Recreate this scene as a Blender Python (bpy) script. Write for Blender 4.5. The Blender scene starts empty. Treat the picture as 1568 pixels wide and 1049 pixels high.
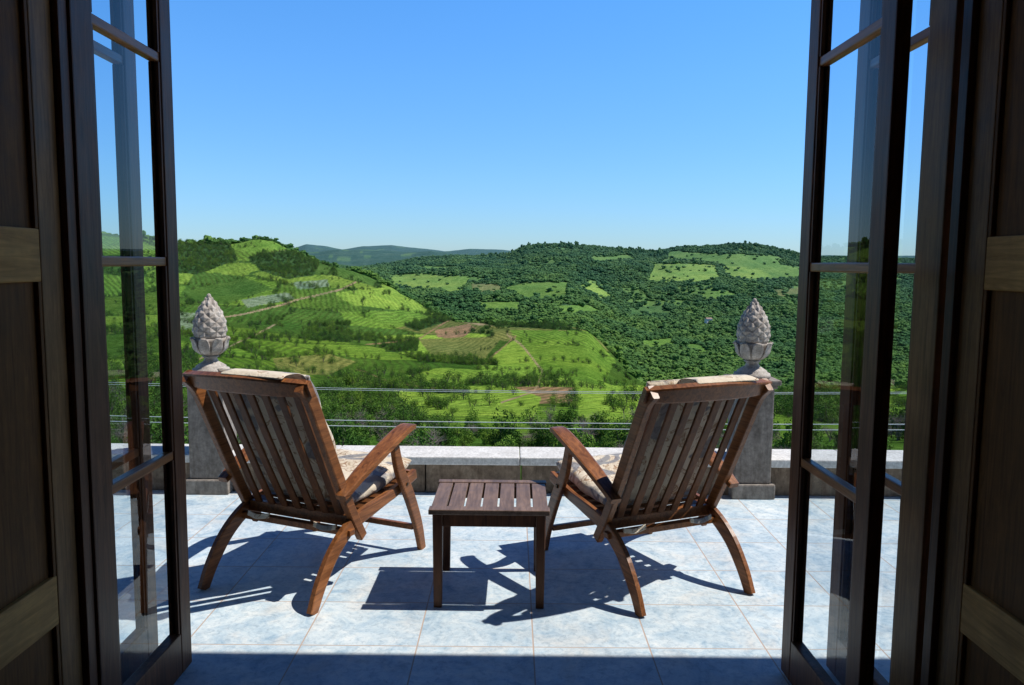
import bpy, bmesh, math, random
import numpy as np
from mathutils import Vector, Matrix
random.seed(7); rng=np.random.default_rng(7)
scene=bpy.context.scene
scene.view_settings.view_transform='Standard'
try: scene.view_settings.look='None'
except: pass
scene.view_settings.exposure=0

# ------------------------------------------------------------ materials
def new_mat(name):
    m=bpy.data.materials.new(name); m.use_nodes=True
    nt=m.node_tree; b=nt.nodes['Principled BSDF']
    return m,nt,b
def N(nt,t,**k):
    n=nt.nodes.new(t)
    for a,v in k.items(): setattr(n,a,v)
    return n
def ramp(nt,stops,fac=None):
    r=N(nt,'ShaderNodeValToRGB'); e=r.color_ramp.elements
    while len(e)<len(stops): e.new(0.5)
    for i,(p,c) in enumerate(stops):
        e[i].position=p; e[i].color=(*c,1)
    if fac: nt.links.new(fac,r.inputs[0])
    return r
def noise(nt,scale,detail=4,rough=.6,vec=None,dist=0):
    n=N(nt,'ShaderNodeTexNoise'); n.inputs['Scale'].default_value=scale
    n.inputs['Detail'].default_value=detail; n.inputs['Roughness'].default_value=rough
    n.inputs['Distortion'].default_value=dist
    if vec: nt.links.new(vec,n.inputs['Vector'])
    return n
def mixc(nt,a,b,fac,mode='MIX'):
    m=N(nt,'ShaderNodeMix',data_type='RGBA',blend_type=mode)
    for s,v in ((6,a),(7,b),(0,fac)):
        if isinstance(v,bpy.types.NodeSocket): nt.links.new(v,m.inputs[s])
        elif s==0: m.inputs[0].default_value=v
        else: m.inputs[s].default_value=(*v,1)
    return m.outputs[2]
def math_(nt,op,a,b=None,c=None):
    m=N(nt,'ShaderNodeMath',operation=op)
    for i,v in enumerate((a,b,c)):
        if v is None: continue
        if isinstance(v,bpy.types.NodeSocket): nt.links.new(v,m.inputs[i])
        else: m.inputs[i].default_value=v
    return m.outputs[0]
def bump(nt,b,h,strength=.3,dist=.01):
    n=N(nt,'ShaderNodeBump'); n.inputs['Strength'].default_value=strength; n.inputs['Distance'].default_value=dist
    nt.links.new(h,n.inputs['Height']); nt.links.new(n.outputs[0],b.inputs['Normal'])
def objco(nt,scale=(1,1,1),loc=(0,0,0)):
    t=N(nt,'ShaderNodeTexCoord'); mp=N(nt,'ShaderNodeMapping')
    mp.inputs['Scale'].default_value=scale; mp.inputs['Location'].default_value=loc
    nt.links.new(t.outputs['Object'],mp.inputs[0]); return mp.outputs[0]

def wood(name,dark,light,rough=.45,axis=1,worn=0.0,spec=.5):
    m,nt,b=new_mat(name)
    sc=[22,22,22]; sc[axis]=1.6
    co=objco(nt,tuple(sc))
    n=noise(nt,2.2,6,.65,co,1.2)
    r=ramp(nt,[(.3,dark),(.7,light)],n.outputs[0])
    n2=noise(nt,5,4,.7,objco(nt))
    c=r.outputs[0]
    r2=ramp(nt,[(.35,(.75,.75,.75)),(.65,(1.2,1.2,1.2))],n2.outputs[0]); c=mixc(nt,c,r2.outputs[0],.8,'MULTIPLY')
    nt.links.new(c,b.inputs['Base Color'])
    nt.links.new(math_(nt,'MULTIPLY_ADD',n2.outputs[0],.3,rough-.12),b.inputs['Roughness'])
    b.inputs['Specular IOR Level'].default_value=spec
    bump(nt,b,n.outputs[0],.25,.002)
    return m
M_chair=wood('teak_dark',(.095,.031,.009),(.34,.130,.042),.36,1,0,.32)
M_chair_slat=wood('teak_slat',(.065,.022,.007),(.18,.068,.024),.42,2,0,.2)
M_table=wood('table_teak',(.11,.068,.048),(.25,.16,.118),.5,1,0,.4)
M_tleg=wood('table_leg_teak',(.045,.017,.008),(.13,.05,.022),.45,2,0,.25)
M_doorA=wood('door_wood_outer',(.075,.026,.012),(.21,.080,.034),.42,2,0,.2)
M_stile=wood('door_wood_stile',(.17,.072,.022),(.38,.17,.058),.42,2,0,.15)
M_shut=wood('shutter_wood',(.105,.036,.008),(.23,.088,.022),.5,2,0,.1)
M_shutrail=wood('shutter_rail_wood',(.38,.165,.04),(.70,.34,.10),.5,1,0,.12)
M_muntin=wood('muntin_wood',(.20,.065,.02),(.46,.175,.055),.35,1,0,.35)

def stone(name,c1,c2,c3,scale=6,bmp=.4,rough=.9,stain=0):
    m,nt,b=new_mat(name); co=objco(nt)
    n1=noise(nt,scale,8,.7,co,.4); n2=noise(nt,scale*6,6,.7,co)
    r=ramp(nt,[(.3,c1),(.5,c2),(.72,c3)],n1.outputs[0])
    r2=ramp(nt,[(.35,(.6,.6,.6)),(.65,(1.1,1.1,1.1))],n2.outputs[0])
    c=mixc(nt,r.outputs[0],r2.outputs[0],.8,'MULTIPLY')
    if stain>0:
        n3=noise(nt,3,5,.7,objco(nt,(6,6,1)),.5); r3=ramp(nt,[(.42,(1,1,1)),(.62,(.35,.31,.27))],n3.outputs[0])
        c=mixc(nt,c,r3.outputs[0],stain,'MULTIPLY')
    nt.links.new(c,b.inputs['Base Color'])
    b.inputs['Roughness'].default_value=rough
    bump(nt,b,n2.outputs[0],bmp,.006); return m
M_pillar=stone('pillar_stone',(.18,.15,.13),(.32,.28,.245),(.42,.375,.33),6,.5,.9,.5)
M_finial=stone('finial_stone',(.32,.27,.23),(.53,.47,.41),(.70,.64,.57),14,.5,.9,.35)
M_wall=stone('parapet_stone',(.14,.098,.068),(.27,.20,.145),(.42,.33,.25),5,.5,.95,.6)
M_cap=stone('cap_stone',(.55,.53,.50),(.72,.70,.67),(.82,.80,.77),9,.25)
M_plaster=stone('plaster',(.30,.25,.19),(.34,.29,.23),(.38,.33,.26),3,.1)

def tile_mat():
    m,nt,b=new_mat('terrace_tiles'); co=objco(nt,(1,1,1),(.377,-3.05,0))
    br=N(nt,'ShaderNodeTexBrick'); br.offset=0; br.squash=1
    br.inputs['Scale'].default_value=1; br.inputs['Brick Width'].default_value=.475; br.inputs['Row Height'].default_value=.41
    br.inputs['Mortar Size'].default_value=.0032; br.inputs['Mortar Smooth'].default_value=.2
    br.inputs['Color1'].default_value=(0,0,0,1); br.inputs['Color2'].default_value=(1,1,1,1)
    nt.links.new(co,br.inputs['Vector'])
    off=N(nt,'ShaderNodeVectorMath',operation='MULTIPLY_ADD'); nt.links.new(br.outputs['Color'],off.inputs[0]); off.inputs[1].default_value=(7,9,3); nt.links.new(co,off.inputs[2])
    v=off.outputs[0]
    n1=noise(nt,6.5,8,.72,v,.9); n2=noise(nt,34,7,.78,v,.6); n3=noise(nt,3.2,4,.6,v,.5); n4=noise(nt,.9,4,.6,co)
    base=ramp(nt,[(.32,(.33,.46,.57)),(.46,(.52,.62,.68)),(.60,(.66,.72,.74)),(.74,(.77,.78,.76))],n1.outputs[0])
    warm=mixc(nt,base.outputs[0],(.72,.61,.50),math_(nt,'MULTIPLY',ramp(nt,[(.52,(0,0,0)),(.68,(1,1,1))],n3.outputs[0]).outputs[0],.36))
    fine=ramp(nt,[(.33,(.62,.68,.73)),(.52,(1,1,1)),(.7,(1.08,1.06,1.03))],n2.outputs[0])
    c=mixc(nt,warm,fine.outputs[0],.95,'MULTIPLY')
    dirt=ramp(nt,[(.35,(.84,.86,.88)),(.6,(1.04,1.03,1.02))],n4.outputs[0]); c=mixc(nt,c,dirt.outputs[0],1,'MULTIPLY')
    c=mixc(nt,c,(.46,.33,.25),math_(nt,'MULTIPLY',br.outputs['Fac'],.9))
    nt.links.new(c,b.inputs['Base Color'])
    b.inputs['Roughness'].default_value=.6; b.inputs['Specular IOR Level'].default_value=.12
    h=math_(nt,'SUBTRACT',math_(nt,'MULTIPLY',n2.outputs[0],.5),br.outputs['Fac'])
    bump(nt,b,h,.4,.005); return m
M_tile=tile_mat()
def fabric():
    m,nt,b=new_mat('cushion_fabric'); co=objco(nt)
    n=noise(nt,9,3,.5,co,1.5); n2=noise(nt,260,2,.5,co); n3=noise(nt,6,2,.5,objco(nt,(1,1,1),(4,2,1)),1)
    r=ramp(nt,[(.40,(.66,.57,.44)),(.52,(.70,.61,.48)),(.56,(.30,.17,.09)),(.60,(.66,.57,.44)),(.7,(.42,.30,.19))],n.outputs[0])
    r3=ramp(nt,[(.56,(0,0,0)),(.60,(1,1,1))],n3.outputs[0])
    c=mixc(nt,r.outputs[0],(.13,.15,.19),math_(nt,'MULTIPLY',r3.outputs[0],.75))
    nt.links.new(c,b.inputs['Base Color']); b.inputs['Roughness'].default_value=.95
    n4=noise(nt,14,3,.5,co,.5)
    bump(nt,b,math_(nt,'ADD',math_(nt,'MULTIPLY',n2.outputs[0],.1),n4.outputs[0]),.6,.03); return m
M_fab=fabric()
def glass_mat():
    m,nt,b=new_mat('window_glass'); out=nt.nodes['Material Output']; nt.nodes.remove(b)
    tr=N(nt,'ShaderNodeBsdfTransparent'); tr.inputs[0].default_value=(.84,.90,.93,1)
    gl=N(nt,'ShaderNodeBsdfGlossy'); gl.inputs['Roughness'].default_value=.0
    g=N(nt,'ShaderNodeNewGeometry'); d=N(nt,'ShaderNodeVectorMath',operation='DOT_PRODUCT')
    nt.links.new(g.outputs['Normal'],d.inputs[0]); nt.links.new(g.outputs['Incoming'],d.inputs[1])
    c=math_(nt,'ABSOLUTE',d.outputs['Value']); f=math_(nt,'MULTIPLY_ADD',math_(nt,'POWER',math_(nt,'SUBTRACT',1,c),5),.92,.07)
    mx=N(nt,'ShaderNodeMixShader'); nt.links.new(f,mx.inputs[0])
    nt.links.new(tr.outputs[0],mx.inputs[1]); nt.links.new(gl.outputs[0],mx.inputs[2]); nt.links.new(mx.outputs[0],out.inputs[0])
    return m
M_glass=glass_mat()
def simple(name,c,rough=.6,metal=0):
    m,nt,b=new_mat(name); n=noise(nt,30,3,.5,objco(nt))
    r=ramp(nt,[(.3,tuple(x*.8 for x in c)),(.7,c)],n.outputs[0])
    nt.links.new(r.outputs[0],b.inputs['Base Color']); b.inputs['Roughness'].default_value=rough; b.inputs['Metallic'].default_value=metal; return m
M_wire=simple('wire',(.8,.8,.8),.4); M_brass=simple('hinge_metal',(.12,.09,.06),.4,1)
M_white=simple('white_render',(.75,.73,.7)); M_roof=simple('roof_tile',(.28,.19,.14)); M_pole=simple('pole_concrete',(.3,.29,.27))

# ------------------------------------------------------------ geometry helpers
def link(o,parent=None):
    scene.collection.objects.link(o)
    if parent: o.parent=parent
    return o
def empty(name,loc=(0,0,0),rz=0):
    e=bpy.data.objects.new(name,None); e.location=loc; e.rotation_euler=(0,0,rz); e.empty_display_size=.2
    return link(e)
def mesh_obj(name,verts,faces,mat,parent=None,smooth=False):
    me=bpy.data.meshes.new(name); me.from_pydata([tuple(v) for v in verts],[],faces); me.update()
    if smooth: me.polygons.foreach_set('use_smooth',[True]*len(me.polygons))
    o=bpy.data.objects.new(name,me); me.materials.append(mat)
    return link(o,parent)
def box(name,x0,x1,y0,y1,z0,z1,mat,parent=None,bev=.004):
    bm=bmesh.new(); bmesh.ops.create_cube(bm,size=1)
    for v in bm.verts:
        v.co=Vector(((x0+x1)/2+v.co.x*(x1-x0),(y0+y1)/2+v.co.y*(y1-y0),(z0+z1)/2+v.co.z*(z1-z0)))
    if bev>0: bmesh.ops.bevel(bm,geom=list(bm.edges),offset=bev,segments=2,affect='EDGES',profile=.6)
    me=bpy.data.meshes.new(name); bm.to_mesh(me); bm.free(); me.materials.append(mat)
    return link(bpy.data.objects.new(name,me),parent)
def catmull(P,n):
    P=[Vector(p) for p in P]; P=[P[0]*2-P[1]]+P+[P[-1]*2-P[-2]]; out=[]
    seg=len(P)-3
    for k in range(n+1):
        t=k/n*seg; i=min(int(t),seg-1); f=t-i; a,b,c,d=P[i:i+4]
        out.append(.5*((2*b)+(c-a)*f+(2*a-5*b+4*c-d)*f*f+(3*b-a-3*c+d)*f**3))
    return out
def sweep(name,P,L,lw,th,mat,parent,n=18,section='bev',smooth=False,lat=None):
    C=catmull(P,n) if n else [Vector(p) for p in P]; L=Vector(L).normalized(); m=len(C)
    if section=='bev':
        q=.80; sec=[(1,-q),(1,q),(q,1),(-q,1),(-1,q),(-1,-q),(-q,-1),(q,-1)]
    else:
        sec=[]
        for k in range(28):
            a=2*math.pi*k/28; c,s=math.cos(a),math.sin(a); ex=.28
            sec.append((math.copysign(abs(c)**ex,c),math.copysign(abs(s)**.7,s)))
    V=[];F=[]; ns=len(sec)
    for i,p in enumerate(C):
        t=(C[min(i+1,m-1)]-C[max(i-1,0)]).normalized(); Nn=L.cross(t).normalized(); u=i/(m-1)
        w=lw(u) if callable(lw) else lw; h=th(u) if callable(th) else th
        off=L*lat(u) if lat else Vector((0,0,0))
        for a,b in sec: V.append(p+off+L*(a*w/2)+Nn*(b*h/2))
    for i in range(m-1):
        for k in range(ns):
            a=i*ns+k; b=i*ns+(k+1)%ns; F.append((a,b,b+ns,a+ns))
    F.append(tuple(range(ns))[::-1]); F.append(tuple((m-1)*ns+k for k in range(ns)))
    return mesh_obj(name,V,F,mat,parent,smooth)

# ------------------------------------------------------------ chairs
def chair(name,loc,rz,sc=(1,1,1)):
    e=empty(name,(loc[0],loc[1],0),rz); e.scale=sc; W=.322
    for sgn,s in ((-1,'l'),(1,'r')):
        x=sgn*(W-.004)
        sweep('rear_leg_'+s,[(x,-.01,0),(x,.055,.115),(x,.16,.235),(x,.31,.32),(x,.50,.352),(x,.68,.375),(x,.88,.42)],(1,0,0),.028,lambda u:.055+.020*math.sin(math.pi*min(1,u*1.3)),M_chair,e,26)
        x2=sgn*(W+.029)
        sweep('front_leg_'+s,[(x2,.90,0),(x2,.855,.15),(x2,.77,.33),(x2,.67,.50),(x2,.62,.665)],(1,0,0),.028,lambda u:.05+.02*math.sin(math.pi*u),M_chair,e,20)
        sweep('armrest_'+s,[(x2,.17,.485),(x2,.30,.555),(x2,.48,.63),(x2,.64,.685),(x2,.74,.708),(x2,.79,.70)],(1,0,0),lambda u:.055+.035*math.sin(math.pi*min(1,u*.9)),.028,M_chair,e,20,lat=lambda u,sg=sgn:sg*.010*math.sin(math.pi*u))
        x3=sgn*(W-.001)
        sweep('back_post_'+s,[(x3,.375,.235),(x3,.30,.36),(x3,.20,.55),(x3,.09,.78),(x3,0,.965),(x3,-.065,1.035)],(1,0,0),.034,lambda u:.050+.018*u,M_chair,e,22)
        box('bolt_'+s,x2+sgn*.014,x2+sgn*.019,.72,.735,.40,.415,M_brass,e,.002)
    P=[(-.352,-.03,1.018),(-.2,-.06,1.02),(0,-.072,1.022),(.2,-.06,1.02),(.352,-.03,1.018)]
    sweep('crest_rail',P,(0,-.45,.89),lambda u:.068+.022*math.sin(math.pi*u),.036,M_chair,e,18)
    box('lower_back_rail',-.304,.304,.30,.335,.30,.355,M_chair,e)
    box('rear_stretcher',-.345,.345,.245,.285,.275,.305,M_chair,e)
    nsl=7
    for i in range(nsl):
        x=-.245+.49*i/(nsl-1)
        bow=-.03*(1-(x/.29)**2)
        sweep('back_slat_%d'%i,[(x,.315,.335),(x,.215+bow*.5,.55),(x,.105+bow,.79),(x,.015+bow,.975),(x,-.01+bow,1.005)],(1,0,0),.040,.013,M_chair_slat,e,12)
    for i in range(8):
        y=.36+.067*i; z=.352+.06*((y-.36)/.5)+.0
        sweep('seat_slat_%d'%i,[(-.30,y,z),(0,y,z-.012),(.30,y,z)],(0,1,.1),.045,.015,M_chair_slat,e,6)
    box('front_seat_rail',-.30,.30,.865,.895,.395,.435,M_chair,e)
    box('front_stretcher',-.33,.33,.835,.86,.12,.15,M_chair,e)
    endr=lambda T:(lambda u:T*(min(1,math.sin(math.pi*max(.001,min(.999,u))))**.22)+.005*math.sin(u*31))
    sweep('back_cushion',[(0,.40,.40),(0,.30,.56),(0,.195,.79),(0,.11,.965),(0,.070,1.055)],(1,0,0),lambda u:.53+.014*math.sin(u*19),endr(.075),M_fab,e,36,'sup',True)
    sweep('cushion_flap',[(0,.065,1.040),(0,.02,1.070),(0,-.035,1.073),(0,-.075,1.068),(0,-.088,1.060)],(1,0,0),lambda u:.36-.03*u+.014*math.sin(u*9),lambda u:.008+.003*math.sin(u*14),M_fab,e,16,'sup',True,lat=lambda u:.075)
    sweep('seat_cushion',[(0,.36,.41),(0,.55,.415),(0,.75,.44),(0,.93,.475)],(1,0,0),lambda u:.55+.01*math.sin(u*17),endr(.095),M_fab,e,36,'sup',True)
    for sx in (-1,1):
        sweep('cushion_strap_%s'%('a' if sx<0 else 'b'),[(sx*.20-.06,.243,.31),(sx*.20,.238,.30),(sx*.20+.07,.243,.313)],(0,.3,1),.024,.010,M_fab,e,10)
    return e
chair('wooden_deck_chair',(-1.166,3.464),math.radians(-23.5))
chair('wooden_deck_chair',(.862,3.470),math.radians(24),(.965,1,.985))

# ------------------------------------------------------------ side table
def table():
    e=empty('wooden_side_table',(-.094,3.64,0),math.radians(-.4))
    w,d,z=.272,.25,.462
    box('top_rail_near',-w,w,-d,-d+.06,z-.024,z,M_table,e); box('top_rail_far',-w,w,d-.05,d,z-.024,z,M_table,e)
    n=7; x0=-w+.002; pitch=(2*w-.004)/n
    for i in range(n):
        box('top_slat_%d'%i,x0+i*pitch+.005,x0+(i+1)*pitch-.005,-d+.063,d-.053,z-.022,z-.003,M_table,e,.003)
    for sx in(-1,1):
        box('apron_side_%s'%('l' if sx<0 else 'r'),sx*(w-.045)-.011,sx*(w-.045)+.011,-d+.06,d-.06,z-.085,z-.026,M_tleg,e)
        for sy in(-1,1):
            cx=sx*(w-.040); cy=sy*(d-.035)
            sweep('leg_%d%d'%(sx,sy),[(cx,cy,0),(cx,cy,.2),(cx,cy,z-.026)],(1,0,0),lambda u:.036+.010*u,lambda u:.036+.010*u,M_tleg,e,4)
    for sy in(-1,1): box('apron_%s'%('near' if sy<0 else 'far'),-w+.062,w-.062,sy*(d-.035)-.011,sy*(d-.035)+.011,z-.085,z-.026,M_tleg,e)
table()

# ------------------------------------------------------------ terrace
floor=box('terrace_floor',-9,9,2.2,5.50,-.2,0,M_tile,None,0)
pw=empty('parapet_wall')
xs=[-9,-8.2,-7.1,-6,-4.9,-3.8,-2.72,-1.66,-.58,.07,1.15,2.25,3.3,4.4,5.5,6.6,7.7,9]
for i in range(len(xs)-1):
    dy=random.uniform(-.004,.004)
    box('stone_block_%d'%i,xs[i]+.004,xs[i+1]-.004,5.19+dy,5.42,.001,.205,M_wall,pw,.008)
xs2=[-9,-6.2,-3.5,-1.2,.06,2.3,4.6,6.8,9]
for i in range(len(xs2)-1):
    box('coping_%d'%i,xs2[i]+.002,xs2[i+1]-.002,5.135,5.455,.207,.262,M_cap,pw,.008)
box('retaining_wall',-9,9,5.50,5.56,-9,-.02,M_wall,None,0)

def revolve(name,prof,mat,parent,seg=40,mod=None):
    V=[];F=[]
    for r,z in prof:
        for k in range(seg):
            a=2*math.pi*k/seg; rr=r*(1+(mod(a,z) if mod else 0)); V.append((rr*math.cos(a),rr*math.sin(a),z))
    for i in range(len(prof)-1):
        for k in range(seg):
            a=i*seg+k;b=i*seg+(k+1)%seg; F.append((a,b,b+seg,a+seg))
    F.append(tuple(range(seg))[::-1]); F.append(tuple((len(prof)-1)*seg+k for k in range(seg)))
    return mesh_obj(name,V,F,mat,parent,True)
def pillar(x):
    e=empty('stone_pillar',(x,5.24,0))
    box('base',-.145,.145,-.145,.145,.001,.10,M_pillar,e,.01)
    box('shaft',-.12,.12,-.12,.12,.102,.745,M_pillar,e,.008)
    box('neck_moulding',-.135,.135,-.135,.135,.747,.77,M_pillar,e,.006)
    box('cap',-.155,.155,-.155,.155,.772,.805,M_pillar,e,.01)
def finial(x):
    e=empty('pinecone_finial',(x,5.24,.808))
    revolve('pedestal',[(.118,0),(.122,.012),(.118,.028),(.10,.034),(.098,.045),(.075,.06),(.05,.075),(.040,.095),(.044,.102),(.056,.108),(.05,.116)],M_finial,e)
    revolve('cup',[(.042,.116),(.070,.13),(.090,.155),(.098,.185),(.100,.215),(.104,.232),(.09,.236),(.05,.23)],M_finial,e,48,lambda a,z:.035*math.cos(8*a))
    for k in range(8):
        a=2*math.pi*k/8; L=Vector((-math.sin(a),math.cos(a),0)); R=Vector((math.cos(a),math.sin(a),0))
        P=[R*.06+Vector((0,0,.128)),R*.098+Vector((0,0,.16)),R*.108+Vector((0,0,.20)),R*.120+Vector((0,0,.232)),R*.134+Vector((0,0,.228))]
        sweep('leaf_%d'%k,P,L,lambda u:.074*max(.12,math.sin(math.pi*(.18+.8*u))),.014,M_finial,e,10,'sup',True)
    H0,H1=.235,.515
    def rad(t): return .108*(math.sin(math.pi*(.33+.66*t))**.8)*(1-.12*t)
    prof=[(max(.004,rad(i/14)*.93),H0+(H1-H0)*i/14) for i in range(15)]
    revolve('cone_core',prof,M_finial,e,24)
    bm=bmesh.new(); rows=9
    for r in range(rows):
        t=(r+.4)/rows; R=rad(t); z=H0+(H1-H0)*t; n=8 if r<6 else (7 if r<8 else 5)
        slope=math.atan2(rad(min(1,t+.05))-rad(max(0,t-.05)),(H1-H0)*.1)
        for k in range(n):
            a=2*math.pi*(k+.5*(r%2))/n
            w=2*math.pi*R/n*.54; hh=.034
            M=Matrix.Translation((R*math.cos(a),R*math.sin(a),z))@Matrix.Rotation(a,4,'Z')@Matrix.Rotation(slope+.06,4,'Y')
            pts=[(-.010,-w,0),(-.002,0,-hh*.8),(-.010,w,0),(-.002,0,hh),(.010,0,.004),(-.014,0,0)]
            vs=[bm.verts.new(M@Vector(p)) for p in pts]
            for f in ((0,1,4),(1,2,4),(2,3,4),(3,0,4),(1,0,5),(2,1,5),(3,2,5),(0,3,5)): bm.faces.new([vs[i] for i in f])
    bmesh.ops.create_icosphere(bm,subdivisions=2,radius=1,matrix=Matrix.Translation((0,0,H1-.005))@Matrix.Diagonal((.016,.016,.024,1)))
    bmesh.ops.recalc_face_normals(bm,faces=bm.faces)
    me=bpy.data.meshes.new('scales'); bm.to_mesh(me); bm.free(); me.materials.append(M_finial)
    so=link(bpy.data.objects.new('scales',me),e)
    md=so.modifiers.new('bev','BEVEL'); md.width=.003; md.segments=2
for x in (-2.035,1.625): pillar(x); finial(x)

# ------------------------------------------------------------ doors
def glazed_leaf(name,x,y0,y1,rz=0,th=.045,sn=.088,mn=None):
    e=empty(name,(x,y0,0),rz); w=y1-y0; t=th/2; st=.088; H=3.05
    box('stile_near',-t,t,0,sn,.012,H,mn or M_doorA,e,.005); box('stile_far',-t,t,w-st,w,.012,H,M_doorA,e,.005)
    box('bottom_rail',-t+.001,t-.001,sn,w-st,.012,.17,M_doorA,e,.004)
    box('top_rail',-t+.001,t-.001,sn,w-st,H-.1,H,M_doorA,e,.004)
    zs=[.17,.85,1.555,2.26,H-.1]
    for i,z in enumerate(zs[1:4]):
        box('glazing_bar_%d'%i,-.016,.016,sn-.002,w-st+.002,z-.016,z+.016,M_muntin,e,.005)
    for i in range(4):
        a=zs[i]+(.016 if i else 0); b=zs[i+1]-(.016 if i<3 else 0)
        mesh_obj('glass_%d'%i,[(0,sn+.001,a+.001),(0,w-st-.001,a+.001),(0,w-st-.001,b-.001),(0,sn+.001,b-.001)],[(0,1,2,3)],M_glass,e)
        for sx in(-1,1):
            box('bead_%d%d'%(i,sx),sx*.012-.006,sx*.012+.006,sn-.001,sn+.012,a,b,M_doorA,e,.002)
            box('beadf_%d%d'%(i,sx),sx*.012-.006,sx*.012+.006,w-st-.012,w-st+.001,a,b,M_doorA,e,.002)
    return e
glazed_leaf('glazed_door_leaf',-1.25,2.235,2.885,0,.045,.115)
glazed_leaf('glazed_door_leaf',-1.385,2.26,2.93,math.radians(1.2))
glazed_leaf('glazed_door_leaf',1.075,2.235,2.87,math.radians(.6))
glazed_leaf('glazed_door_leaf',1.255,2.262,2.90,0,.045,.145,M_stile)
def shutter(name,x,sg):
    e=empty(name,(x,0,0)); t=.022; y0,y1=1.28,2.185; H=3.05
    box('stile_far',-t,t,y1-.10,y1,.012,H,M_stile,e,.004); box('stile_near',-t,t,y0,y0+.1,.012,H,M_shut,e,.004)
    rails=[(.012,.20),(.55,.69),(1.50,1.64),(2.44,2.58),(H-.14,H)]
    for i,(a,b) in enumerate(rails): box('rail_%d'%i,-t+.001,t-.001,y0+.1,y1-.1,a,b,M_shutrail,e,.004)
    for i in range(4): box('panel_%d'%i,-.008,.008,y0+.1,y1-.1,rails[i][1],rails[i+1][0],M_shut,e,0)
    for i in range(4):
        for sx in (-1,1): box('moulding_%d%d'%(i,sx),sx*.014-.006,sx*.014+.006,y1-.114,y1-.099,rails[i][1],rails[i+1][0],M_shut,e,.003)
shutter('wooden_door_panel',-1.275,-1); shutter('wooden_door_panel',1.275,1)
bl=empty('house_room')
for sx in(-1,1):
    s='l' if sx<0 else 'r'
    a,b=sorted((sx*1.34,sx*6)); box('front_wall_'+s,a,b,1.95,2.198,0,3.3,M_plaster,bl,0)
    a,b=sorted((sx*1.235,sx*1.338)); box('door_jamb_'+s,a,b,2.188,2.232,.004,3.07,M_doorA,bl,.003)
    a,b=sorted((sx*3.2,sx*3.3)); box('side_wall_'+s,a,b,-3.5,1.95,0,3.3,M_plaster,bl,0)
box('lintel',-1.34,1.34,1.95,2.198,3.072,3.3,M_plaster,bl,0)
box('back_wall',-3.3,3.3,-3.6,-3.5,0,3.3,M_plaster,bl,0)
box('room_floor',-6,6,-3.6,2.198,-.2,-.002,M_shut,bl,0)
box('roof_slab',-6,6,-3.6,3.07,3.302,3.5,M_plaster,bl,0)

# ------------------------------------------------------------ terrain
F=1196.0; ZC=1.56
def vnoise(x,y,seed=0):
    xi=np.floor(x).astype(np.int64); yi=np.floor(y).astype(np.int64); fx=x-xi; fy=y-yi
    fx=fx*fx*(3-2*fx); fy=fy*fy*(3-2*fy)
    def h(a,b):
        n=(a*374761393+b*668265263+seed*2147483647)&0xffffffff
        n=((n^(n>>13))*1274126177)&0xffffffff; n=n^(n>>16)
        return (n&0xffff)/65535.0
    return (h(xi,yi)*(1-fx)+h(xi+1,yi)*fx)*(1-fy)+(h(xi,yi+1)*(1-fx)+h(xi+1,yi+1)*fx)*fy
def fbm(x,y,o=4,seed=0):
    s=0;a=.5
    for k in range(o): s=s+a*(vnoise(x,y,seed+k)-.5); x=x*2.03+7.1; y=y*2.03+3.7; a*=.5
    return s
def tab(xs,*kv): a=np.array(kv,float).reshape(-1,2); return np.interp(xs,a[:,0],a[:,1])
bg=np.concatenate([np.linspace(-2.6,-.78,60,endpoint=False),np.linspace(-.78,.78,900),np.linspace(.78,2.6,61)[1:]])
Yg=np.concatenate([np.geomspace(6,120,60,endpoint=False),np.geomspace(120,3300,560,endpoint=False),np.geomspace(3300,45000,90)])
bx=784+F*bg
R5Y=tab(bx,-400,1000,480,1000,600,950,700,850,900,700,1000,600,1240,520,3000,480)
R5=tab(bx,-2000,372,-400,372,100,366,150,366,210,370,265,379,300,382,350,383,375,378,400,376,420,379,445,390,480,406,540,423,600,445,650,471,700,490,760,495,850,499,900,512,945,552,990,592,1100,604,1240,600,1400,590,2000,560,4000,560)
R4=tab(bx,-2000,470,265,475,480,505,700,556,900,575,1000,612,1240,624,2000,610)
R3=tab(bx,-2000,545,265,550,480,585,700,604,900,614,1000,636,1240,642,2000,640)
R2=tab(bx,-2000,630,265,645,700,665,1000,674,2000,674)
R7=tab(bx,-2000,432,480,432,600,455,900,460,1000,480,1240,485,3000,470)
R8=tab(bx,-2000,380,100,384,265,390,450,404,540,412,590,406,640,397,700,393,780,391,800,379,850,374,900,377,950,383,1000,384,1050,376,1090,372,1130,371,1180,377,1240,391,1400,393,3000,385)
R10=tab(bx,-2000,384,150,374,265,380,350,380,440,385,470,375,500,378,525,384,555,378,600,375,640,380,680,385,720,380,770,381,800,385,1240,386,1400,385,4000,384)
R9=tab(bx,-2000,395,450,388,490,386,520,382,560,383,620,386,660,383,700,389,4000,396)
rings_Y=[np.full_like(bx,6),np.full_like(bx,20),np.full_like(bx,50),.17*R5Y,.38*R5Y,.65*R5Y,R5Y,1.25*R5Y,np.full_like(bx,1550),np.full_like(bx,2600),np.full_like(bx,3200),np.full_like(bx,4300),np.full_like(bx,4900),np.full_like(bx,7200),np.full_like(bx,9000),np.full_like(bx,45000)]
rings_y=[np.full_like(bx,1300),np.full_like(bx,880),np.full_like(bx,760),R2,R3,R4,R5,R5+28,R7,R8,R8+14,R9,R9+6,R10,np.full_like(bx,398),np.full_like(bx,404)]
E=np.zeros((len(Yg),len(bg)))
lY=np.log(Yg)
for j in range(len(bg)):
    ly=np.log([r[j] for r in rings_Y]); ee=[(403-r[j])/F for r in rings_y]
    E[:,j]=np.interp(lY,ly,ee)
k=np.exp(-np.linspace(-2,2,9)**2); k/=k.sum()
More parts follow.
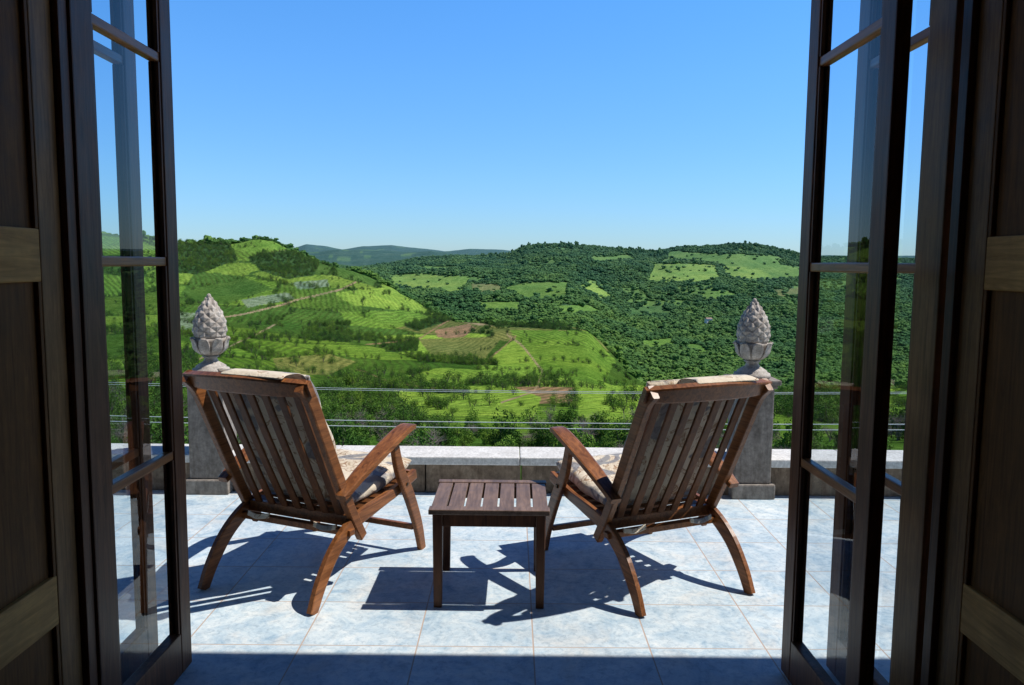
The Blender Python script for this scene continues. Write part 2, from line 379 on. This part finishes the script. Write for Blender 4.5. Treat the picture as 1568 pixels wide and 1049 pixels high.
Ep=np.pad(E,((4,4),(0,0)),'edge'); E=sum(k[i]*Ep[i:i+E.shape[0]] for i in range(9))
YY=Yg[:,None]*np.ones_like(bg)[None,:]; XX=YY*bg[None,:]
am=np.clip((YY-60)/600,0,1)
rid=1-np.abs(fbm(XX/260+3,YY/420,3,77))*4
Z=ZC+E*YY+ am*(fbm(XX/170,YY/170,5,3)*22+fbm(XX/45,YY/45,3,9)*5)*np.clip(1.2-YY/9000,.3,1)+np.clip((YY-900)/500,0,1)*np.clip((2500-YY)/400,0,1)*rid*22
E=(Z-ZC)/YY
ci=lambda b:np.interp(b,bg,np.arange(len(bg)))
ri=lambda Y:np.interp(np.log(Y),lY,np.arange(len(Yg)))
def height(b,Y):
    c=ci(b); r=ri(Y); c0=np.clip(c.astype(int),0,len(bg)-2); r0=np.clip(r.astype(int),0,len(Yg)-2); fc=c-c0; fr=r-r0
    return (Z[r0,c0]*(1-fc)+Z[r0,c0+1]*fc)*(1-fr)+(Z[r0+1,c0]*(1-fc)+Z[r0+1,c0+1]*fc)*fr
def inpoly(px,py,poly):
    c=np.zeros(px.shape,bool); n=len(poly); j=n-1
    for i in range(n):
        xi,yi=poly[i]; xj,yj=poly[j]
        cond=((yi>py)!=(yj>py)); 
        c^=cond&(px<(xj-xi)*(py-yi)/((yj-yi) if yj!=yi else 1e-9)+xi); j=i
    return c
def segd(px,py,pl):
    d=np.full(px.shape,1e9)
    for (x0,y0),(x1,y1) in zip(pl[:-1],pl[1:]):
        t=np.clip(((px-x0)*(x1-x0)+(py-y0)*(y1-y0))/((x1-x0)**2+(y1-y0)**2),0,1)
        d=np.minimum(d,np.hypot(px-x0-t*(x1-x0),(py-y0-t*(y1-y0))))
    return d
GREEN=(.150,.280,.038); LIGHT=(.235,.375,.055); BROWN=(.28,.18,.11); OLIVE=(.19,.21,.065); PALE=(.20,.28,.20); DARKG=(.072,.160,.026); TAN=(.34,.26,.17); FOR=(.038,.085,.020)
near_fields=[
 (OLIVE,[(415,552),(505,545),(545,556),(500,578),(425,578)],.8),
 (BROWN,[(665,507),(718,496),(728,503),(708,519),(670,517)],.15),
 (TAN,[(700,486),(752,490),(765,499),(735,499),(700,492)],0),
 (OLIVE,[(835,548),(925,548),(925,574),(850,574)],.9),
 (PALE,[(445,436),(500,430),(505,440),(460,446)],.9),
 (PALE,[(370,462),(440,450),(450,460),(380,474)],.9),
 (PALE,[(265,480),(300,485),(300,515),(265,505)],.9),
 (GREEN,[(350,366),(430,366),(440,385),(400,392),(360,385)],.2),
 (DARKG,[(300,420),(370,425),(420,445),(340,470),(265,470)],.9),
 (LIGHT,[(510,450),(600,440),(650,470),(600,475),(540,470)],.5),
 (GREEN,[(520,480),(640,475),(660,490),(600,505),(530,500)],.8),
 (LIGHT,[(600,600),(780,590),(830,610),(820,640),(640,640)],.6),
 (LIGHT,[(880,590),(990,590),(990,650),(890,640)],.5),
 (OLIVE,[(640,520),(770,515),(740,555),(660,545)],.7),
 (LIGHT,[(735,560),(790,518),(835,575),(790,585),(740,580)],.5),
 (GREEN,[(780,505),(900,505),(945,552),(925,590),(830,570)],.9),
]
near_forest=[[(255,376),(300,372),(355,378),(365,400),(330,415),(300,425),(255,420)],[(380,397),(440,386),(490,406),(480,425),(440,430),(400,418)],
 [(468,498),(535,494),(532,526),(470,524)],[(590,520),(640,518),(640,540),(590,540)],[(620,500),(690,480),(695,490),(640,508)],[(705,488),(860,496),(905,510),(880,505),(760,500)],
 [(905,505),(960,560),(1000,600),(1300,650),(1300,560),(1000,560)],[(255,540),(300,545),(300,600),(255,600)],
 [(480,604),(600,612),(600,640),(480,636)],[(640,546),(720,552),(770,562),(720,560),(640,556)],[(500,586),(640,596),(760,606),(640,603),(500,594)]]
far_fields=[
 (LIGHT,[(598,423),(640,420),(718,424),(716,436),(706,450),(650,446),(600,440)],.3),
 (OLIVE,[(718,434),(766,436),(766,447),(718,446)],.1),
 (GREEN,[(770,440),(805,432),(872,432),(868,457),(800,459)],.5),
 (LIGHT,[(885,438),(903,428),(942,455),(920,455)],.1),
 (LIGHT,[(1000,402),(1092,402),(1102,422),(1050,432),(990,429)],.2),
 (GREEN,[(1020,384),(1180,388),(1195,402),(1250,408),(1250,420),(1170,425),(1098,400),(1020,396)],.3),
 (LIGHT,[(1100,404),(1160,408),(1180,420),(1120,424)],.2),
 (GREEN,[(1150,388),(1190,390),(1200,398),(1150,396)],.2),
 (GREEN,[(640,408),(700,408),(690,414),(640,414)],.2),
 (GREEN,[(840,468),(900,466),(925,478),(870,482)],.3),(GREEN,[(730,462),(790,462),(800,476),(740,474)],.4),
 (GREEN,[(1060,445),(1110,440),(1130,450),(1080,456)],.3),
 (GREEN,[(900,392),(960,390),(975,397),(910,399)],.3),(DARKG,[(960,470),(1010,465),(1030,478),(970,482)],.3),
 (OLIVE,[(1180,440),(1240,436),(1240,448),(1190,450)],.3),(GREEN,[(980,520),(1030,515),(1040,526),(990,530)],.3),
 (GREEN,[(100,395),(255,400),(255,430),(100,430)],.2)]
roads=[[(545,434),(520,445),(470,458),(400,478),(340,490)],[(545,568),(600,588),(690,600)],[(776,512),(800,530),(832,568),(820,600),(770,618)],[(690,490),(640,520),(560,530)],[(300,555),(380,520),(420,500)],[(740,560),(790,515)]]
seeds=np.stack([rng.uniform(-1300,1300,620),rng.uniform(60,1500,620)],1)
s_kind=rng.random(len(seeds)); s_ang=rng.uniform(-1.2,1.2,len(seeds)); s_b=rng.uniform(.72,1.18,len(seeds))
kcols=np.array([GREEN,LIGHT,OLIVE,DARKG,BROWN])
s_cls=np.where(s_kind<.40,0,np.where(s_kind<.62,1,np.where(s_kind<.76,2,np.where(s_kind<.965,3,4))))
def landuse(b,Y,e):
    n=b.size; px=784+F*b; py=403-F*e
    X=b*Y; wx=X+fbm(X/60,Y/60,3,21)*30; wy=Y*.8+fbm(X/60,Y/60,3,31)*30
    px=px+fbm(X/(Y*.02+1),Y/(Y*.02+1),2,41)*5; py=py+fbm(X/(Y*.02+1),Y/(Y*.02+1),2,43)*4
    r5=np.interp(b,bg,R5Y)
    front=Y<r5*1.02
    d1=np.full(n,1e9); d2=np.full(n,1e9); id1=np.zeros(n,int)
    idx=np.where((Y<1100)&(np.abs(b)<1.3))[0]
    for s0 in range(0,len(idx),100000):
        ii=idx[s0:s0+100000]
        D=np.hypot(wx[ii,None].astype(np.float32)-seeds[None,:,0].astype(np.float32),wy[ii,None].astype(np.float32)-seeds[None,:,1].astype(np.float32))
        a=np.argpartition(D,1,axis=1)[:,:2]; da=np.take_along_axis(D,a,1)
        o=da.argmin(1); r=np.arange(len(ii)); id1[ii]=a[r,o]; d1[ii]=da[r,o]; d2[ii]=da[r,1-o]
    col=kcols[s_cls[id1]]*s_b[id1][:,None]; rows=np.where(s_cls[id1]==1,.5,1.0); ang=s_ang[id1].copy()
    edge=d2-d1
    tp=np.zeros(n)
    hed=(edge<6)&(vnoise(X/35,Y/35,55)>.36)
    tp[hed]=.55; tp[~hed]=.010
    col[edge<4]=np.array(DARKG)*.8
    for c,p,rw in near_fields:
        m=front&inpoly(px,py,p); col[m]=np.array(c)*(.92+.16*s_b[id1[m]][:,None]/1.2); rows[m]=rw; tp[m]=np.where(edge[m]<3,.35,.006)
    for p in near_forest:
        m=front&inpoly(px,py,p); col[m]=FOR; rows[m]=0; tp[m]=.8
    for i,rd in enumerate(roads):
        m=front&(segd(px,py,rd)<(1.2 if i%2==0 else .9)); col[m]=TAN if i%2==0 else BROWN; rows[m]=0; tp[m]=0
    near=front&(Y<.20*r5); f2=near&(vnoise(X/18,Y/18,66)>.22); col[f2]=DARKG; rows[f2]=0; tp[f2]=.75
    back=~front
    col[back]=FOR; rows[back]=0; tp[back]=1
    g2=back&(vnoise(X/90+5,Y/130,81)*.6+vnoise(X/40,Y/60,82)*.4>.72); col[g2]=GREEN; col[g2]=col[g2]*.8; tp[g2]=.2
    for c,p,rw in far_fields:
        m=back&(Y>1150)&(Y<2900)&inpoly(px,py,p); col[m]=c; rows[m]=rw; tp[m]=.02
    return col,rows,ang,tp,edge
bb=np.broadcast_to(bg[None,:],YY.shape).ravel(); yy=YY.ravel(); ee=E.ravel()
col,rows,ang,tp,_=landuse(bb.copy(),yy.copy(),ee.copy())
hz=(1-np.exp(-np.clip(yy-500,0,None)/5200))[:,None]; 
col=col*(1-hz)+np.array((.090,.18,.26))*hz  # aerial haze painted into the land colour, bluer with distance
nr,nc=Z.shape
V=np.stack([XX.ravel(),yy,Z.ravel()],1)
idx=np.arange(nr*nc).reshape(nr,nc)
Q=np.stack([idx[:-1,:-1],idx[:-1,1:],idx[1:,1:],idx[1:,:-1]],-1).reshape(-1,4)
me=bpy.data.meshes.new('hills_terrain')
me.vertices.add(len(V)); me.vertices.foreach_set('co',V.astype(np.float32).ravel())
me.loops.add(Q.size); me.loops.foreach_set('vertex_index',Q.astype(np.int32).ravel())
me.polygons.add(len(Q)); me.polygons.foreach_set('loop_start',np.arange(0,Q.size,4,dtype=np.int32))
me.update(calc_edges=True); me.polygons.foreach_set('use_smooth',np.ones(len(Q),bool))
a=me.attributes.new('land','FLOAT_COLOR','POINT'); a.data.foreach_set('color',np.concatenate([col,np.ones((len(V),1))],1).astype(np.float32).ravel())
a=me.attributes.new('rows','FLOAT','POINT'); a.data.foreach_set('value',rows.astype(np.float32))
a=me.attributes.new('ang','FLOAT','POINT'); a.data.foreach_set('value',ang.astype(np.float32))
def terr_mat():
    m,nt,b=new_mat('hill_land'); L=nt.links
    g=N(nt,'ShaderNodeNewGeometry'); A=N(nt,'ShaderNodeAttribute',attribute_name='land'); Rw=N(nt,'ShaderNodeAttribute',attribute_name='rows'); An=N(nt,'ShaderNodeAttribute',attribute_name='ang')
    sp=N(nt,'ShaderNodeSeparateXYZ'); L.new(g.outputs['Position'],sp.inputs[0])
    s=math_(nt,'ADD',math_(nt,'MULTIPLY',sp.outputs[0],math_(nt,'COSINE',An.outputs['Fac'])),math_(nt,'MULTIPLY',sp.outputs[1],math_(nt,'SINE',An.outputs['Fac'])))
    nz=noise(nt,.02,3,.5,g.outputs['Position'])
    s=math_(nt,'ADD',s,math_(nt,'MULTIPLY',nz.outputs[0],14))
    w=math_(nt,'SINE',math_(nt,'MULTIPLY',s,2*math.pi/5.2))
    w=math_(nt,'MULTIPLY',math_(nt,'MULTIPLY_ADD',w,.5,.5),Rw.outputs['Fac'])
    n1=noise(nt,.45,6,.8,g.outputs['Position']); n2=noise(nt,.012,5,.6,g.outputs['Position']); n3=noise(nt,.09,6,.75,g.outputs['Position'])
    c=mixc(nt,A.outputs['Color'],(.050,.080,.022),math_(nt,'MULTIPLY',w,.62))
    r1=ramp(nt,[(.36,(.35,.42,.38)),(.6,(1.3,1.25,1.25))],n1.outputs[0]); c=mixc(nt,c,r1.outputs[0],.85,'MULTIPLY')
    r3=ramp(nt,[(.36,(.62,.72,.62)),(.62,(1.18,1.12,1.1))],n3.outputs[0]); c=mixc(nt,c,r3.outputs[0],.9,'MULTIPLY')
    r2=ramp(nt,[(.35,(.8,.88,.85)),(.65,(1.25,1.12,1.0))],n2.outputs[0]); c=mixc(nt,c,r2.outputs[0],.9,'MULTIPLY')
    L.new(c,b.inputs['Base Color']); b.inputs['Roughness'].default_value=1; b.inputs['Specular IOR Level'].default_value=0
    bump(nt,b,n1.outputs[0],.7,1.5)
    return m
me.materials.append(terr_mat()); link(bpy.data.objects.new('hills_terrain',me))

# ------------------------------------------------------------ foliage prototypes
def leaf_mat(name,c1,c2,c3,haze=True,lo=.55):
    m,nt,b=new_mat(name); L=nt.links
    oi=N(nt,'ShaderNodeObjectInfo'); g=N(nt,'ShaderNodeNewGeometry')
    r=ramp(nt,[(0,c1),(.55,c2),(1,c3)],oi.outputs['Random'])
    n=noise(nt,.9,3,.7,g.outputs['Position']); r2=ramp(nt,[(.35,(lo,lo+.05,lo)),(.65,(1.4,1.35,1.25))],n.outputs[0])
    c=mixc(nt,r.outputs[0],r2.outputs[0],.9,'MULTIPLY')
    n5=noise(nt,.008,4,.6,g.outputs['Position']); r5=ramp(nt,[(.38,(.66,.80,.84)),(.62,(1.5,1.32,.95))],n5.outputs[0]); c=mixc(nt,c,r5.outputs[0],.9,'MULTIPLY')
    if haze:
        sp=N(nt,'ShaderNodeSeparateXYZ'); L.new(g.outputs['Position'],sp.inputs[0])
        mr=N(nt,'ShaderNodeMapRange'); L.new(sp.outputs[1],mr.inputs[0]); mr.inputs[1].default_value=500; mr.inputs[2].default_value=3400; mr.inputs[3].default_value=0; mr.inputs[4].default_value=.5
        c=mixc(nt,c,(.065,.145,.17),mr.outputs[0])  # distance haze blended into the leaf base colour
    L.new(c,b.inputs['Base Color']); b.inputs['Roughness'].default_value=.8; b.inputs['Specular IOR Level'].default_value=.08
    return m
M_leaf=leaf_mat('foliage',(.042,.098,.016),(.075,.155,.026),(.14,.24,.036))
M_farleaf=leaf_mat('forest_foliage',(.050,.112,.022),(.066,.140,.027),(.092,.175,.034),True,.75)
M_bare=simple('bare_branches',(.26,.21,.17),.9); M_trunk=simple('trunk_bark',(.12,.09,.07),.9)
def crown_leafy(name,seed,tall=1.0,nl=1500,bare=False):
    r=np.random.default_rng(seed); lobes=[]
    for k in range(13):
        a=r.uniform(0,6.28); h=r.uniform(.25,1)*1.5*tall; rr=.65*math.sqrt(r.random())*(1.1-abs(h/(1.5*tall)-.5))
        lobes.append((rr*math.cos(a),rr*math.sin(a),h,r.uniform(.28,.5)))
    V=[];Fc=[]
    for i in range(nl):
        lx,ly,lz,lr=lobes[r.integers(len(lobes))]; d=r.normal(size=3); d/=np.linalg.norm(d)
        p=np.array((lx,ly,lz))+d*lr*r.uniform(.7,1.05); s=r.uniform(.035,.08)
        nrm=d+r.normal(size=3)*.6; nrm/=np.linalg.norm(nrm); u=np.cross(nrm,r.normal(size=3)); u/=np.linalg.norm(u); v=np.cross(nrm,u)
        b0=len(V); V+= [p-u*s,p-v*s*.6,p+u*s,p+v*s*.6]; Fc.append((b0,b0+1,b0+2,b0+3))
    me=bpy.data.meshes.new(name); 
    nleaf=len(Fc)
    def limb(p,q,r0,r1):
        p=np.array(p);q=np.array(q);d=q-p;d=d/np.linalg.norm(d);u=np.cross(d,(1,.3,.1));u/=np.linalg.norm(u);v=np.cross(d,u);b0=len(V)
        for P,R in((p,r0),(q,r1)):
            for k in range(6):
                a=k*math.pi/3; V.append(P+u*R*math.cos(a)+v*R*math.sin(a))
        for k in range(6): Fc.append((b0+k,b0+(k+1)%6,b0+6+(k+1)%6,b0+6+k))
    limb((0,0,-.3),(0.03,0,.6),.07,.045)
    for l in lobes: limb((.03,0,.45),l[:3],.03,.008)
    if bare:
        for l in lobes:
            for k in range(16):
                d=r.normal(size=3); d/=np.linalg.norm(d); d[2]=abs(d[2]); limb(l[:3],np.array(l[:3])+d*l[3]*1.2,.009,.003)
    me.from_pydata([tuple(v) for v in V],[],Fc); me.materials.append(M_leaf); me.materials.append(M_bare if bare else M_trunk)
    mi=np.zeros(len(Fc),np.int32); mi[nleaf:]=1; me.polygons.foreach_set('material_index',mi)
    return bpy.data.objects.new(name,me)
def crown_far(name,seed,tall=1.0,spread=.8):
    r=np.random.default_rng(seed); bm=bmesh.new()
    for k in range(8):
        a=r.uniform(0,6.28); rr=spread*math.sqrt(r.random()); h=r.uniform(.25,1.0)*tall; s=r.uniform(.25,.5)
        if k==0: rr=0;s=.62;h=.5*tall
        bmesh.ops.create_icosphere(bm,subdivisions=2,radius=s,matrix=Matrix.Translation((rr*math.cos(a),rr*math.sin(a),h))@Matrix.Diagonal((1,1,r.uniform(.6,1.0),1)))
    for v in bm.verts:
        v.co+=Vector(r.normal(size=3))*.06
    me=bpy.data.meshes.new(name); bm.to_mesh(me); bm.free(); me.materials.append(M_farleaf)
    return bpy.data.objects.new(name,me)
def scatter(name,protos,P,S,rseed=1):
    coll=bpy.data.collections.new(name+'_kinds')
    for o in protos: coll.objects.link(o)
    n=len(P); me=bpy.data.meshes.new(name); me.vertices.add(n); me.vertices.foreach_set('co',P.astype(np.float32).ravel())
    a=me.attributes.new('sc','FLOAT_VECTOR','POINT'); a.data.foreach_set('vector',S.astype(np.float32).ravel())
    rr=np.zeros((n,3)); rr[:,2]=np.random.default_rng(rseed).uniform(0,6.28,n)
    a=me.attributes.new('ro','FLOAT_VECTOR','POINT'); a.data.foreach_set('vector',rr.astype(np.float32).ravel())
    o=link(bpy.data.objects.new(name,me))
    ng=bpy.data.node_groups.new(name,'GeometryNodeTree')
    ng.interface.new_socket('Geometry',in_out='INPUT',socket_type='NodeSocketGeometry'); ng.interface.new_socket('Geometry',in_out='OUTPUT',socket_type='NodeSocketGeometry')
    nn=ng.nodes; gi=nn.new('NodeGroupInput'); go=nn.new('NodeGroupOutput'); ip=nn.new('GeometryNodeInstanceOnPoints'); cinf=nn.new('GeometryNodeCollectionInfo')
    cinf.inputs['Collection'].default_value=coll; cinf.inputs['Separate Children'].default_value=True; cinf.inputs['Reset Children'].default_value=True
    ip.inputs['Pick Instance'].default_value=True
    def at(nm):
        q=nn.new('GeometryNodeInputNamedAttribute'); q.data_type='FLOAT_VECTOR'; q.inputs['Name'].default_value=nm; return [s for s in q.outputs if s.name=='Attribute' and s.enabled][0]
    mp=nn.new('GeometryNodeMeshToPoints')
    ng.links.new(gi.outputs[0],mp.inputs[0]); ng.links.new(mp.outputs[0],ip.inputs['Points']); ng.links.new(cinf.outputs[0],ip.inputs['Instance'])
    ng.links.new(at('sc'),ip.inputs['Scale']); ng.links.new(at('ro'),ip.inputs['Rotation']); ng.links.new(ip.outputs[0],go.inputs[0])
    md=o.modifiers.new('gn','NODES'); md.node_group=ng
    return o
def samp(n,y0,y1,bl=.8):
    Y=np.sqrt(rng.uniform(y0*y0,y1*y1,n)); b=rng.uniform(-bl,bl,n); return b,Y
def place(n,y0,y1,smin,smax,thr=1.0,bl=.8,sink=.15,keep=None,pw=1,zs=(.7,1.3)):
    b,Y=samp(n,y0,y1,bl); z=height(b,Y); e=(z-ZC)/Y
    c,r,a,t,ed=landuse(b.copy(),Y.copy(),e)
    m=rng.random(n)<t*thr
    if keep is not None: m&=keep(b,Y)
    b,Y,z=b[m],Y[m],z[m]; s=smin+(smax-smin)*rng.random(len(b))**pw
    S=np.stack([s,s,s*rng.uniform(zs[0],zs[1],len(s))],1)
    return np.stack([b*Y,Y,z-sink*s],1),S
P,S=place(110000,650,2750,2.8,8.0,bl=.66,keep=lambda b,Y:Y>np.interp(b,bg,R5Y)*1.0,pw=1.4,zs=(.55,.95),sink=.1)
bq=rng.uniform(-.10,.36,420); Yq=rng.uniform(2480,2620,420); ok=(vnoise(bq*40,Yq*0,91)>.40); bq=bq[ok];Yq=Yq[ok]
sq=rng.uniform(5,8.5,len(bq)); P2=np.stack([bq*Yq,Yq,height(bq,Yq)],1); S2=np.stack([sq*.7,sq*.7,sq*1.35],1)
P=np.concatenate([P,P2]); S=np.concatenate([S,S2])
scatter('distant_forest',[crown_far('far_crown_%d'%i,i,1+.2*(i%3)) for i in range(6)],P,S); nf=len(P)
P,S=place(80000,150,1050,1.4,3.4,bl=.75,keep=lambda b,Y:Y<=np.interp(b,bg,R5Y)*1.02,pw=1.7)
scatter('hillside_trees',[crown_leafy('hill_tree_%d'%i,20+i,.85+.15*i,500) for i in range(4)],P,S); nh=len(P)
P,S=place(5200,62,300,1.0,2.3,thr=.9,bl=.9,keep=lambda b,Y:Y<=np.interp(b,bg,R5Y)*.23)
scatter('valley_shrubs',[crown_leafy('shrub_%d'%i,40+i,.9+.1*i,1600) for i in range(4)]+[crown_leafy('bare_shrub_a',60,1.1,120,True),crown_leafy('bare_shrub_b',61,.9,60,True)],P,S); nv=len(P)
print('trees',nf,nh,nv)

def farmhouse(b,Y,w,d,h,rz):
    z=float(height(np.array([b]),np.array([float(Y)]))[0]); e=empty('farmhouse',(b*Y,Y,z+4),rz)
    box('walls',-w/2,w/2,-d/2,d/2,-4,h,M_white,e,0)
    V=[(-w/2-.5,-d/2-.6,h),(w/2+.5,-d/2-.6,h),(w/2+.5,d/2+.6,h),(-w/2-.5,d/2+.6,h),(-w/2-.5,0,h+2.4),(w/2+.5,0,h+2.4)]
    mesh_obj('roof',V,[(0,1,5,4),(2,3,4,5),(0,4,3),(1,2,5),(0,3,2,1)],M_roof,e)
    for k in(-.3,0,.3): box('window',k*w-.6,k*w+.6,-d/2-.05,-d/2+.02,h*.4,h*.75,M_doorA,e,0)
farmhouse(.2517,1400,11,8,6,.3)

# power lines
pl=empty('power_line')
for nm,Y,z0,z1,sag in (('a',24,-2.10,-2.28,.5),('b',24,-3.20,-3.30,.35),('c',24.4,-3.46,-3.57,.35),('d',25,-2.35,-2.5,.45)):
    pts=[]
    for i in range(41):
        t=i/40; pts.append((-26+52*t,Y,z0+(z1-z0)*t-sag*4*t*(1-t)+sag*.6))
    cu=bpy.data.curves.new('wire_'+nm,'CURVE'); cu.dimensions='3D'; cu.bevel_depth=.012 if nm in 'bc' else .007; sp=cu.splines.new('POLY'); sp.points.add(len(pts)-1)
    for q,p in zip(sp.points,pts): q.co=(*p,1)
    cu.materials.append(M_wire); link(bpy.data.objects.new('wire_'+nm,cu),pl)
for x in(-26,26):
    box('pole_%s'%('l' if x<0 else 'r'),x-.13,x+.13,24.3,24.56,-12,-1.6,M_pole,pl,.02)

# ------------------------------------------------------------ light, sky, camera
sun=Vector((.31,.012,.466)).normalized()
sd=bpy.data.lights.new('sun','SUN'); sd.energy=5.0; sd.angle=math.radians(.53); sd.color=(1,.96,.89)
so=link(bpy.data.objects.new('sun',sd)); so.rotation_euler=sun.to_track_quat('Z','Y').to_euler()
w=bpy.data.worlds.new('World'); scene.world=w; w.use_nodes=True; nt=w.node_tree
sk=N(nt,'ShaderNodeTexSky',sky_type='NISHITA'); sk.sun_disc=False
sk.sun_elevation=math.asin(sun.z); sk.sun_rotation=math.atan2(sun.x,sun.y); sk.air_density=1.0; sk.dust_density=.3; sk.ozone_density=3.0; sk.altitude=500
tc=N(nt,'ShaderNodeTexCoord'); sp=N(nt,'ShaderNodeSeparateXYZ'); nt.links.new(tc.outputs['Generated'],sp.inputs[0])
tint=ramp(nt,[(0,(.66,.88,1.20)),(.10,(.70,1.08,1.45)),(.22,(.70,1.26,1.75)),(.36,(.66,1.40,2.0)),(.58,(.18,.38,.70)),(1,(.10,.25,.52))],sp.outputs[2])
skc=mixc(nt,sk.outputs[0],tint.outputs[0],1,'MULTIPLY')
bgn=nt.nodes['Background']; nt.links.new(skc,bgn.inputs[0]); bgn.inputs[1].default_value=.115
cd=bpy.data.cameras.new('camera'); cd.sensor_width=36; cd.lens=36*1196/1568; cd.clip_end=80000; cd.clip_start=.05
co=link(bpy.data.objects.new('camera',cd)); co.location=(0,0,1.56)
co.rotation_euler=(Matrix.Rotation(math.radians(90-5.8),4,'X')@Matrix.Rotation(math.radians(.5),4,'Z')).to_euler()
scene.camera=co
